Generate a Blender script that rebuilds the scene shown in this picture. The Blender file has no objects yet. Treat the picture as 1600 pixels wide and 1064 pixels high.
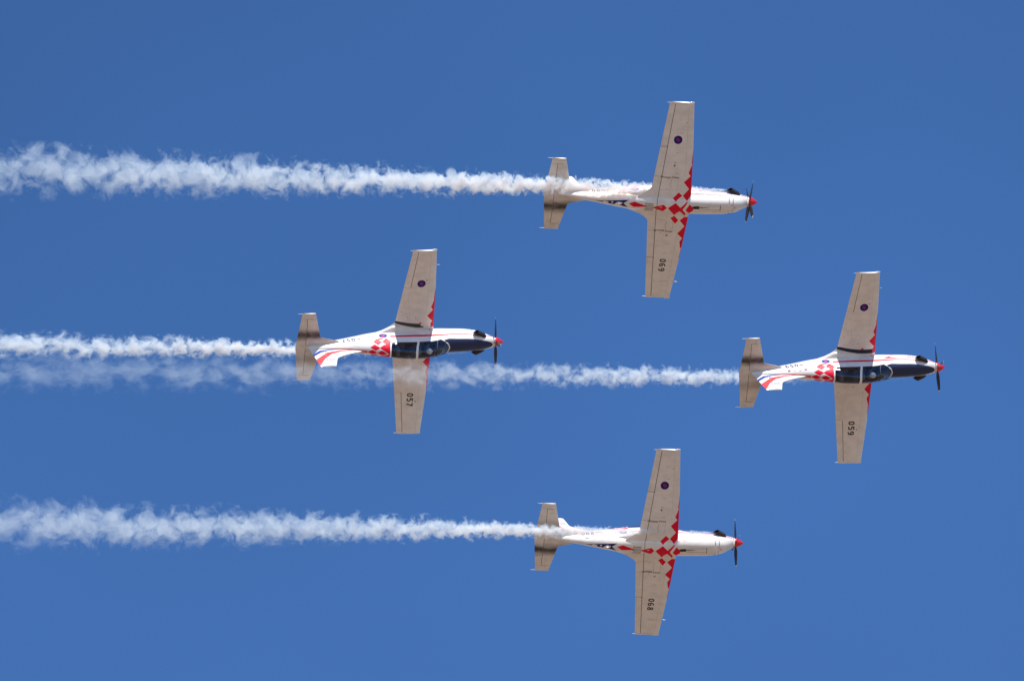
import bpy, bmesh, math, random
from math import sin, cos, pi, radians, sqrt
from mathutils import Vector, Matrix, noise
from mathutils.geometry import delaunay_2d_cdt

scene = bpy.context.scene
COL = scene.collection
random.seed(7)

# ------------------------------------------------------------------ camera, sky, sun, exposure
ELEV = radians(40.0)                                   # the photographer looks up at the formation
CR = Vector((1, 0, 0)); CU = Vector((0, -sin(ELEV), cos(ELEV))); CT = Vector((0, -cos(ELEV), -sin(ELEV)))
CAM = Vector((0, 0, 1.7))
cd = bpy.data.cameras.new('camera'); cam = bpy.data.objects.new('camera', cd); COL.objects.link(cam)
cd.lens = 400; cd.sensor_width = 36; cd.clip_start = 1; cd.clip_end = 60000
CB = Matrix((CR, CU, CT)).transposed()
cam.matrix_world = Matrix.Translation(CAM) @ CB.to_4x4()
scene.camera = cam

SUN = (CR * 0.10 + CU * 0.975 + CT * 0.0).normalized()
sun_el = math.asin(SUN.z); sun_az = math.atan2(SUN.x, SUN.y)
w = bpy.data.worlds.new('World'); scene.world = w; w.use_nodes = True
nt = w.node_tree; bg = nt.nodes['Background']
sky = nt.nodes.new('ShaderNodeTexSky'); sky.sky_type = 'NISHITA'; sky.sun_disc = False
sky.sun_elevation = sun_el; sky.sun_rotation = sun_az
sky.altitude = 300; sky.air_density = 1.0; sky.dust_density = 0.0; sky.ozone_density = 6.0
hs = nt.nodes.new('ShaderNodeHueSaturation'); hs.inputs['Saturation'].default_value = 1.15; hs.inputs['Hue'].default_value = 0.505; hs.inputs['Value'].default_value = 0.955   # crisp dry air
nt.links.new(sky.outputs[0], hs.inputs['Color']); 
wc = nt.nodes.new('ShaderNodeTexCoord'); wn = nt.nodes.new('ShaderNodeTexNoise')     # noise painted into sky brightness, offset to darken one corner like lens falloff
wn.inputs['Scale'].default_value = 9.0; wn.inputs['Detail'].default_value = 3.0; wn.inputs['Roughness'].default_value = 0.35
wo = nt.nodes.new('ShaderNodeVectorMath'); wo.operation = 'ADD'; wo.inputs[1].default_value = (19.58, 5.04, 23.57)
nt.links.new(wc.outputs['Generated'], wo.inputs[0]); nt.links.new(wo.outputs[0], wn.inputs['Vector'])
wr = nt.nodes.new('ShaderNodeMapRange'); wr.inputs[1].default_value = 0.25; wr.inputs[2].default_value = 0.75; wr.inputs[3].default_value = 0.64; wr.inputs[4].default_value = 1.14
nt.links.new(wn.outputs[0], wr.inputs[0])
wm = nt.nodes.new('ShaderNodeVectorMath'); wm.operation = 'SCALE'
nt.links.new(hs.outputs[0], wm.inputs[0]); nt.links.new(wr.outputs[0], wm.inputs['Scale']); nt.links.new(wm.outputs[0], bg.inputs[0]); bg.inputs[1].default_value = 0.15
sl = bpy.data.lights.new('sun', 'SUN'); sl.energy = 5.0; sl.angle = radians(0.53); sl.color = (1.0, 0.955, 0.89)
so = bpy.data.objects.new('sun', sl); COL.objects.link(so)
so.rotation_mode = 'QUATERNION'; so.rotation_quaternion = SUN.to_track_quat('Z', 'Y')
so.location = (0, 0, 900)
scene.view_settings.view_transform = 'Standard'; scene.view_settings.look = 'None'
scene.view_settings.exposure = 0.25; scene.view_settings.gamma = 1.0
cy = scene.cycles
cy.max_bounces = 12; cy.diffuse_bounces = 4; cy.glossy_bounces = 4; cy.transparent_max_bounces = 16
cy.volume_bounces = 5; cy.volume_max_steps = 512; cy.volume_step_rate = 1.0
cy.sample_clamp_indirect = 6; cy.use_adaptive_sampling = True; cy.adaptive_threshold = 0.01

# ------------------------------------------------------------------ helpers
def link(n, me, parent=None):
    o = bpy.data.objects.new(n, me); COL.objects.link(o)
    if parent: o.parent = parent
    return o

def tag(o, label=None, cat=None, group=None, kind=None):
    for k, v in (('label', label), ('category', cat), ('group', group), ('kind', kind)):
        if v: o[k] = v
    return o

def nodemat(name):
    m = bpy.data.materials.new(name); m.use_nodes = True
    return m, m.node_tree, m.node_tree.nodes['Principled BSDF']

def N(t, kind, **kw):
    n = t.nodes.new(kind)
    for k, v in kw.items(): setattr(n, k, v)
    return n

def mth(t, op, a, b=None, c=None, clamp=False):
    n = t.nodes.new('ShaderNodeMath'); n.operation = op; n.use_clamp = clamp
    for i, v in enumerate((a, b, c)):
        if v is None: continue
        if isinstance(v, (int, float)): n.inputs[i].default_value = v
        else: t.links.new(v, n.inputs[i])
    return n.outputs[0]

def paint(name, col, rough=0.32, dirt=0.0, coat=0.25, metal=0.0, soot=False, spec=0.5):
    """Gloss paint with faint grime: blotches and fore-and-aft streaks."""
    m, t, p = nodemat(name)
    tc = N(t, 'ShaderNodeTexCoord')
    oi = N(t, 'ShaderNodeObjectInfo'); ov = N(t, 'ShaderNodeVectorMath', operation='ADD'); rv = mth(t, 'MULTIPLY', oi.outputs['Random'], 60.0)
    t.links.new(tc.outputs['Object'], ov.inputs[0]); t.links.new(rv, ov.inputs[1])
    n1 = N(t, 'ShaderNodeTexNoise'); n1.inputs['Scale'].default_value = 2.2; n1.inputs['Detail'].default_value = 6
    t.links.new(ov.outputs[0], n1.inputs['Vector'])
    mp = N(t, 'ShaderNodeMapping'); mp.inputs['Scale'].default_value = (1.3, 2.6, 2.6)
    t.links.new(ov.outputs[0], mp.inputs['Vector'])
    n2 = N(t, 'ShaderNodeTexNoise'); n2.inputs['Scale'].default_value = 1.6; n2.inputs['Detail'].default_value = 5
    t.links.new(mp.outputs[0], n2.inputs['Vector'])
    s = mth(t, 'MULTIPLY', n1.outputs[0], n2.outputs[0])
    s = mth(t, 'MULTIPLY_ADD', s, 5.0, -0.75, True)
    d = mth(t, 'MULTIPLY', s, dirt)
    if soot:                                            # exhaust soot baked onto the tailplane roots
        sp = N(t, 'ShaderNodeSeparateXYZ'); t.links.new(tc.outputs['Object'], sp.inputs[0])
        y = sp.outputs[1]
        wob = mth(t, 'MULTIPLY_ADD', n2.outputs[0], 0.30, -0.15)
        a = mth(t, 'ABSOLUTE', y)
        g = mth(t, 'SUBTRACT', mth(t, 'ADD', a, wob), 0.66)
        g = mth(t, 'DIVIDE', g, 0.27)
        g = mth(t, 'EXPONENT', mth(t, 'MULTIPLY', mth(t, 'MULTIPLY', g, g), -1.0))
        side = mth(t, 'GREATER_THAN', y, 0.0)
        g = mth(t, 'MULTIPLY', g, mth(t, 'MULTIPLY_ADD', side, 0.55, 0.42))
        d = mth(t, 'MAXIMUM', d, mth(t, 'MULTIPLY', g, mth(t, 'MULTIPLY_ADD', n1.outputs[0], 0.6, 0.72), None, True))
    mx = N(t, 'ShaderNodeMix', data_type='RGBA'); t.links.new(d, mx.inputs[0])
    mx.inputs[6].default_value = (*col, 1)
    mx.inputs[7].default_value = (0.035, 0.028, 0.027, 1) if (dirt or soot) else (*col, 1)
    t.links.new(mx.outputs[2], p.inputs['Base Color'])
    r = mth(t, 'MULTIPLY_ADD', n1.outputs[0], 0.16, rough - 0.08)
    t.links.new(r, p.inputs['Roughness'])
    p.inputs['Coat Weight'].default_value = coat; p.inputs['Coat Roughness'].default_value = 0.12
    p.inputs['Metallic'].default_value = metal; p.inputs['Specular IOR Level'].default_value = spec
    return m

M = {
    'white': paint('white_paint', (0.78, 0.76, 0.74), 0.34, 0.13),
    'tail': paint('sooty_white_paint', (0.72, 0.68, 0.63), 0.38, 0.20, soot=True),
    'red': paint('red_paint', (0.72, 0.001, 0.030), 0.45, 0.03, 0.0, spec=0.2),
    'navy': paint('navy_paint', (0.009, 0.021, 0.080), 0.42, 0.0, 0.1, spec=0.4),
    'line': paint('panel_gap', (0.13, 0.11, 0.095), 0.6, 0.0, 0),
    'faint': paint('panel_line', (0.42, 0.39, 0.36), 0.5, 0.0, 0),
    'black': paint('black_lettering', (0.012, 0.012, 0.014), 0.45, 0.0, 0),
    'blue': paint('blue_paint', (0.012, 0.045, 0.30), 0.3, 0.0),
    'rose': paint('light_red_paint', (0.72, 0.045, 0.055), 0.5, 0.0, 0.0, spec=0.2),
    'violet': paint('roundel_violet', (0.30, 0.01, 0.16), 0.45, 0.0, 0.0, spec=0.2),
    'deep': paint('deep_blue_paint', (0.008, 0.014, 0.15), 0.45, 0.0, 0.0, spec=0.2),
    'walk': paint('walkway_coating', (0.014, 0.022, 0.05), 0.8, 0.0, 0),
    'wornwalk': paint('worn_walkway_coating', (0.055, 0.055, 0.066), 0.8, 0.0, 0),
    'grime': paint('oil_grime', (0.40, 0.33, 0.27), 0.6, 0.6, 0),
    'grey': paint('grey_print', (0.22, 0.21, 0.22), 0.5, 0.0, 0),
    'blade': paint('propeller_black', (0.018, 0.02, 0.026), 0.38, 0.0, 0.1),
    'bladetip': paint('blade_tip_grey', (0.55, 0.55, 0.55), 0.4, 0.0, 0.1),
    'spin': paint('spinner_red', (0.62, 0.006, 0.022), 0.30, 0.0, 0.3),
    'exh': paint('burnt_exhaust_metal', (0.018, 0.014, 0.014), 0.55, 0.2, 0, 0.2),
    'cock': paint('cockpit_grey', (0.022, 0.030, 0.050), 0.6, 0.0, 0),
    'seat': paint('seat_fabric', (0.13, 0.13, 0.12), 0.8, 0.0, 0),
    'frame': paint('canopy_frame_white', (0.78, 0.76, 0.73), 0.35, 0.0),
    'steel': paint('bare_steel', (0.22, 0.22, 0.22), 0.35, 0.0, 0, 0.8),
    'suit': paint('flight_suit', (0.13, 0.15, 0.10), 0.85, 0.0, 0),
    'helmet': paint('helmet_white', (0.80, 0.80, 0.80), 0.25, 0.0, 0.5),
    'skin': paint('skin', (0.50, 0.30, 0.21), 0.55, 0.0, 0),
    'visor': paint('visor', (0.01, 0.01, 0.012), 0.12, 0.0, 0.8),
    'lamp': paint('lamp_glass', (0.65, 0.68, 0.70), 0.15, 0.0, 0.8),
}
# tinted acrylic canopy: see-through body with a mirror-like skin
gm = bpy.data.materials.new('canopy_acrylic'); gm.use_nodes = True; t = gm.node_tree
t.nodes.remove(t.nodes['Principled BSDF']); out = t.nodes['Material Output']
tr = N(t, 'ShaderNodeBsdfTransparent'); tr.inputs[0].default_value = (0.74, 0.79, 0.85, 1)
gl = N(t, 'ShaderNodeBsdfGlossy'); gl.inputs['Roughness'].default_value = 0.05; gl.inputs[0].default_value = (.86, .80, .95, 1)
fr = N(t, 'ShaderNodeFresnel'); fr.inputs[0].default_value = 1.5
mx = N(t, 'ShaderNodeMixShader'); t.links.new(mth(t, 'MULTIPLY_ADD', fr.outputs[0], 0.8, 0.02, True), mx.inputs[0])
t.links.new(tr.outputs[0], mx.inputs[1]); t.links.new(gl.outputs[0], mx.inputs[2]); t.links.new(mx.outputs[0], out.inputs[0])
M['glass'] = gm

def resample(loop, step):
    out = []
    n = len(loop)
    for i in range(n):
        a, b = loop[i], loop[(i + 1) % n]
        k = max(1, int(math.hypot(b[0] - a[0], b[1] - a[1]) / step + 0.5))
        out += [(a[0] + (b[0] - a[0]) * j / k, a[1] + (b[1] - a[1]) * j / k) for j in range(k)]
    return out

def inside(loops, x, y):
    c = False
    for L in loops:
        n = len(L); j = n - 1
        for i in range(n):
            xi, yi = L[i]; xj, yj = L[j]
            if (yi > y) != (yj > y) and x < (xj - xi) * (y - yi) / (yj - yi) + xi: c = not c
            j = i
    return c

def skin(us, vs, decals, pmap, drop=None):
    """Constrained triangulation of a parameter rectangle: grid points plus exact decal outlines.
    decals: list of (loops in parameter space, tag). Returns verts3d, tris, tag per tri."""
    u0, u1, v0, v1 = us[0], us[-1], vs[0], vs[-1]
    pts, edges, idx = [], [], {}
    for i, u in enumerate(us):
        for j, v in enumerate(vs):
            idx[i, j] = len(pts); pts.append(Vector((u, v)))
    I, J = len(us) - 1, len(vs) - 1
    for i in range(I): edges += [(idx[i, 0], idx[i + 1, 0]), (idx[i, J], idx[i + 1, J])]
    for j in range(J): edges += [(idx[0, j], idx[0, j + 1]), (idx[I, j], idx[I, j + 1])]
    boxes = []
    for loops, tg in decals:
        for L in loops:
            b = len(pts); n = len(L)
            pts += [Vector(p) for p in L]
            edges += [(b + k, b + (k + 1) % n) for k in range(n)]
        xs = [p[0] for L in loops for p in L]; ys = [p[1] for L in loops for p in L]
        boxes.append((min(xs), max(xs), min(ys), max(ys)))
    V, _, F, *_r = delaunay_2d_cdt(pts, edges, [], 0, 1e-6)
    tris, tags = [], []
    e = 1e-5
    for f in F:
        cx = sum(V[k].x for k in f) / 3; cy = sum(V[k].y for k in f) / 3
        if cx < u0 or cx > u1 or cy < v0 or cy > v1: continue
        a = (V[f[1]] - V[f[0]]).cross(V[f[2]] - V[f[0]])
        if abs(a) < 1e-9: continue
        tg = None
        for (loops, g), bx in zip(decals, boxes):
            if bx[0] <= cx <= bx[1] and bx[2] <= cy <= bx[3] and inside(loops, cx, cy): tg = g
        tris.append(tuple(f)); tags.append(tg)
    return [pmap(min(max(p.x, u0), u1), min(max(p.y, v0), v1)) for p in V], tris, tags

def build(name, groups, parent, base='white', merge=0.0008, flip=None, smooth_angle=35):
    """groups: list of (verts, faces, tags). tags -> material keys (None = base)."""
    me = bpy.data.meshes.new(name); bm = bmesh.new(); slots = [base]
    for V, F, T in groups:
        vs = {}
        for f, tg in zip(F, T):
            k = tg or base
            if k not in slots: slots.append(k)
            ids = []
            for q in f:
                if q not in vs: vs[q] = bm.verts.new(V[q])
                ids.append(vs[q])
            try: fa = bm.faces.new(ids)
            except ValueError: continue
            fa.material_index = slots.index(k); fa.smooth = True
    bmesh.ops.remove_doubles(bm, verts=bm.verts, dist=merge)
    bmesh.ops.recalc_face_normals(bm, faces=bm.faces)
    for e in bm.edges:
        if len(e.link_faces) == 2 and e.calc_face_angle(0) > radians(smooth_angle): e.smooth = False
    bm.to_mesh(me); bm.free()
    for k in slots: me.materials.append(M[k])
    return link(name, me, parent)

def tube(pts, rads, seg=14, flat=None, caps=True):
    """Swept tube through pts; rads float or (a,b) per point; returns a group."""
    V, F = [], []
    n = len(pts); pts = [Vector(p) for p in pts]
    prev = None
    for i, p in enumerate(pts):
        d = (pts[min(i + 1, n - 1)] - pts[max(i - 1, 0)]).normalized()
        ref = Vector((0, 0, 1)) if abs(d.z) < 0.9 else Vector((1, 0, 0))
        a = d.cross(ref).normalized(); b = a.cross(d).normalized()
        if prev and a.dot(prev) < 0: a, b = -a, -b
        prev = a
        r = rads[i] if isinstance(rads, (list, tuple)) else rads
        ra, rb = r if isinstance(r, (list, tuple)) else (r, r)
        for k in range(seg):
            th = 2 * pi * k / seg
            V.append(p + a * (ra * cos(th)) + b * (rb * sin(th)))
    for i in range(n - 1):
        for k in range(seg):
            F.append((i * seg + k, i * seg + (k + 1) % seg, (i + 1) * seg + (k + 1) % seg, (i + 1) * seg + k))
    if caps: F.append(tuple(range(seg))[::-1]); F.append(tuple((n - 1) * seg + k for k in range(seg)))
    return V, F, [None] * len(F)

def box(x0, x1, y0, y1, z0, z1):
    V = [Vector((x, y, z)) for x in (x0, x1) for y in (y0, y1) for z in (z0, z1)]
    F = [(0, 1, 3, 2), (4, 6, 7, 5), (0, 4, 5, 1), (2, 3, 7, 6), (0, 2, 6, 4), (1, 5, 7, 3)]
    return V, F, [None] * 6

# ------------------------------------------------------------------ fuselage form: x, keel, waterline, spine, half-width, exponents
ST = [
 (-6.25,.44,.54,.66,.05,2,2),(-5.7,.25,.5,.78,.13,2,2),(-5,.06,.46,.87,.20,2,2),(-4.5,-.07,.44,.93,.25,2,2),(-4,-.18,.41,1.0,.31,2.1,2),
 (-3.3,-.34,.36,1.13,.395,2.2,2),(-2.8,-.43,.33,1.27,.435,2.3,2),(-2.4,-.48,.3,1.40,.46,2.4,2),(-2.0,-.51,.26,1.54,.475,2.5,2),
 (-1.6,-.52,.22,1.63,.485,2.6,2),(-1.1,-.52,.2,1.67,.49,2.6,2),(-.6,-.52,.2,1.63,.49,2.6,2),(-.2,-.52,.2,1.51,.49,2.6,2.0),
 (.1,-.52,.2,1.33,.49,2.6,2.1),(.4,-.51,.2,1.08,.49,2.6,2.2),(.65,-.50,.2,.885,.49,2.5,2.3),(.9,-.49,.2,.87,.485,2.5,2.3),
 (1.4,-.46,.2,.855,.475,2.5,2.3),(1.9,-.38,.26,.83,.445,2.5,2.2),(2.3,-.25,.33,.80,.40,2.3,2.1),(2.55,-.07,.39,.76,.345,2.1,2),
 (2.78,.13,.44,.71,.28,2,2),(2.90,.21,.45,.69,.235,2,2)]
SX = [s[0] for s in ST]

def pchip_slopes(X, Y):
    h = [X[i + 1] - X[i] for i in range(len(X) - 1)]; d = [(Y[i + 1] - Y[i]) / h[i] for i in range(len(h))]
    m = [d[0]] + [0] * (len(X) - 2) + [d[-1]]
    for i in range(1, len(X) - 1):
        if d[i - 1] * d[i] > 0: m[i] = (h[i - 1] + h[i]) * 3 / ((2 * h[i] + h[i - 1]) / d[i - 1] + (h[i] + 2 * h[i - 1]) / d[i])
    return m
SY = [[s[k] for s in ST] for k in range(1, 7)]; SM = [pchip_slopes(SX, Y) for Y in SY]

def sec(x):
    x = min(max(x, SX[0]), SX[-1]); i = 0
    while i < len(SX) - 2 and x > SX[i + 1]: i += 1
    h = SX[i + 1] - SX[i]; t = (x - SX[i]) / h; r = []
    for Y, m in zip(SY, SM):
        r.append((1 + 2 * t) * (1 - t) ** 2 * Y[i] + t * (1 - t) ** 2 * h * m[i] + t * t * (3 - 2 * t) * Y[i + 1] + t * t * (t - 1) * h * m[i + 1])
    return r

def fus(x, deg, off=0.0):
    zb, zm, zt, wd, nb, nt_ = sec(x); th = radians(deg); c, s = cos(th), sin(th)
    n = nb if c > 0 else nt_
    y = wd * math.copysign(abs(s) ** (2 / n), s); z = zm - math.copysign(abs(c) ** (2 / n), c) * ((zm - zb) if c > 0 else (zt - zm))
    if off:
        r = Vector((0, y / max(wd * wd, 1e-4), (z - zm) / max(((zm - zb) if c > 0 else (zt - zm)) ** 2, 1e-4)))
        if r.length > 0: r.normalize(); return Vector((x, y, z)) + r * off
    return Vector((x, y, z))

def belly(x, y):                                        # point of the lower hull above plan position (x, y)
    zb, zm, zt, wd, nb, nt_ = sec(x)
    return (x, math.degrees(math.asin(min(1, (abs(y) / wd)) ** (nb / 2))) * (1 if y > 0 else -1))

def side(x, z, s):                                      # hull side at height z
    zb, zm, zt, wd, nb, nt_ = sec(x)
    if z < zm: return (x, s * math.degrees(math.acos(min(1, (zm - z) / (zm - zb)) ** (nb / 2))))
    return (x, s * (180 - math.degrees(math.acos(min(1, (z - zm) / (zt - zm)) ** (nt_ / 2)))))

# ------------------------------------------------------------------ markings
def ribbon(pts, wd):
    n = len(pts); L, R = [], []
    for i in range(n):
        a = pts[max(i - 1, 0)]; b = pts[min(i + 1, n - 1)]
        dx, dy = b[0] - a[0], b[1] - a[1]; l = math.hypot(dx, dy) or 1
        ww = wd[i] if isinstance(wd, (list, tuple)) else wd
        L.append((pts[i][0] - dy / l * ww / 2, pts[i][1] + dx / l * ww / 2)); R.append((pts[i][0] + dy / l * ww / 2, pts[i][1] - dx / l * ww / 2))
    return [L + R[::-1]]

def ring(cx, cy, a, b, n=2.6, th=0.20, seg=22):
    def se(a, b): return [(cx + a * math.copysign(abs(cos(t)) ** (2 / n), cos(t)), cy + b * math.copysign(abs(sin(t)) ** (2 / n), sin(t))) for t in [2 * pi * k / seg for k in range(seg)]]
    return [se(a, b), se(a - th, b - th)]

def disc(cx, cy, a, b=None, seg=22):
    return [[(cx + a * cos(2 * pi * k / seg), cy + (b or a) * sin(2 * pi * k / seg)) for k in range(seg)]]

def arc(cx, cy, a, b, t0, t1, k=9): return [(cx + a * cos(radians(t0 + (t1 - t0) * i / k)), cy + b * sin(radians(t0 + (t1 - t0) * i / k))) for i in range(k + 1)]
SW = 0.20
GL = {
 '0': [ring(.31, .5, .31, .5)],
 '8': [ring(.31, .27, .31, .27, 2.2, .185), ring(.31, .755, .27, .245, 2.2, .175)],
 '6': [ring(.31, .31, .31, .31, 2.2, .19), ribbon([(.085, .30), (.10, .55)] + arc(.33, .66, .23, .26, 170, 50), SW)],
 '5': [ribbon([(.58, .915), (.13, .915)], SW), ribbon([(.14, .99), (.115, .50)], SW), ribbon([(.08, .54), (.20, .60)] + arc(.30, .33, .23, .25, 80, -150, 12), SW)],
 '7': [ribbon([(.02, .915), (.60, .915)], SW), ribbon([(.52, .96), (.33, .5), (.24, 0)], SW)],
}
GL['9'] = [[[(.62 - x, 1 - y) for x, y in L] for L in P] for P in GL['6']]

def number(txt, fn, h, gap=0.2, col='black'):
    """fn maps (right, up) in metres to parameter space."""
    out, x = [], 0.0
    for ch in txt:
        for P in GL[ch]:
            out.append(([[fn((px + x) * h, py * h) for px, py in L] for L in P], col))
        x += .62 + gap
    return out

# ------------------------------------------------------------------ wing
HALF = 5.06
WLE = [(0, .030), (.5, .016), (2.8, -.110), (5.07, -.290)]
def wLE(y):
    for (a, b), (c, d) in zip(WLE, WLE[1:]):
        if y <= c: return b + (d - b) * (y - a) / (c - a)
    return -.29
def wTEs(y): return -2.0 + 0.109 * y                    # straight trailing edge
FIL = [(0, -2.65), (.40, -2.52), (.50, -2.36), (.62, -2.16), (.74, -2.0), (.85, -1.93)]
def wTE(y):
    if y >= .85: return wTEs(y)
    for (a, b), (c, d) in zip(FIL, FIL[1:]):
        if a <= y <= c: return b + (d - b) * (y - a) / (c - a)
def zw(y): return -0.32 + 0.113 * y
def foil(xi, q):                                        # NACA half-thickness
    return 5 * q * (0.2969 * sqrt(xi) - 0.1260 * xi - 0.3516 * xi ** 2 + 0.2843 * xi ** 3 - 0.1036 * xi ** 4)
def wing_pt(t, y, s, up):
    le, te, ts = wLE(y), wTE(y), wTEs(y); c = le - te; cs = le - ts; xi = t * t
    q = 0.16 - 0.045 * y / HALF
    h = foil(xi, q) * cs + 0.004
    camber = 0.02 * cs * (4 * xi * (1 - xi))
    return Vector((le - c * xi, s * y, zw(y) + camber + (h if up else -h * 0.86)))
def wing_uv(x, y):
    xi = (wLE(y) - x) / (wLE(y) - wTE(y))
    return (sqrt(xi) if xi >= 0 else -sqrt(-xi) * .3 - 1e-3, y)
def hx(y): return -1.60 + 0.083 * y

def wdec(loops, tg, step=0.12):
    out = []
    for L in loops:
        R = [wing_uv(x, min(max(y, 0), HALF - .002)) for x, y in resample(L, step)]
        out.append([(min(max(a, -.02), .99995), b) for a, b in R])
    return (out, tg)

# stepped red leading edge, traced on the lower skin (x, y)
RED_LE = [(.3, 2.75), (-.10, 2.80), (-.132, 2.20), (-.10, 2.12), (-.236, 1.70), (-.12, 1.53), (-.412, 1.21), (-.13, .88), (-.40, .57), (-.19, .27), (-.02, .46), (0.01, .56), (.3, .60)]
RED_L = [(.3, 2.90), (-.146, 2.89), (-.112, 2.31), (-.171, 2.25), (-.24, 1.94), (-.137, 1.75), (-.41, 1.487), (-.2, 1.2), (.3, 1.2)]
RED_R = [(.3, 2.80), (-.112, 2.78), (-.134, 2.12), (-.095, 2.06), (-.235, 1.645), (-.117, 1.495), (-.412, 1.195), (-.2, 1.0), (.3, 1.0)]
RED_UP = [(.3, 2.80), (-.132, 2.80), (-.153, 2.20), (-.128, 2.18), (-.25, 1.765), (-.14, 1.588), (-.405, 1.277), (-.104, .945), (-.194, .80), (-.153, .576), (.3, .576)]
CHK = {
 'A': [(-.608, -.688), (-.419, -.531), (-.717, -.258), (-.864, -.381)],
 'C': [(-1.065, .068), (-.723, -.203), (-.456, .037), (-.48, .224), (-.701, .482)],
 'D': [(-.459, .016), (-.171, -.283), (-.14, -.237), (-.356, .121), (-.159, .375), (-.179, .509), (-.481, .215)],
 'E': [(-.212, .135), (-.055, -.162), (.173, .006), (.153, .139), (-.029, .347)],
 'F': [(-.676, .525), (-.452, .752), (-.588, .962), (-.85, .653)],
 'G': [(-.393, .762), (-.184, .553), (0.012, .60), (.05, .8), (.02, 1.3), (-.407, 1.492), (-.119, 1.08)],
 'H': [(-.401, -.54), (-.184, -.294), (0.0, -.5), (.05, -.8), (0.02, -1.2), (-.20, -1.3), (-.417, -1.195), (-.13, -.86)],
}
DIA = [(-1.833, .063), (-1.276, -.095), (-1.112, .062), (-1.276, .264)]

def roundel(cx, cy, r, fn, bright=False):  # bright: paler copy of the colours, sunlight painted in for the hull sides
    f = lambda L: [fn(cx + a * r, cy + b * r) for a, b in L]
    D = [([f(disc(0, 0, 1.0)[0])], 'blue' if bright else 'deep')]
    q = .30
    for i, j in ((-1, 0), (0, 1), (0, -1), (1, 0), (0, 0)):
        if (i + j) % 2 == 0 and not (i == j == 0): continue
        a, b = i * q * 1.0, j * q * 1.0
        D.append(([f([(a - q / 2, b - q / 2), (a + q / 2, b - q / 2), (a + q / 2, b + q / 2), (a - q / 2, b + q / 2)])], 'rose' if bright else 'violet'))
    D.append(([f([(-.5, .1), (-.15, .55), (.0, .4), (-.35, -.05)])], 'rose' if bright else 'violet'))
    D.append(([f([(.5, -.1), (.15, -.55), (.0, -.4), (.35, .05)])], 'rose' if bright else 'violet'))
    return D

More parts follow.
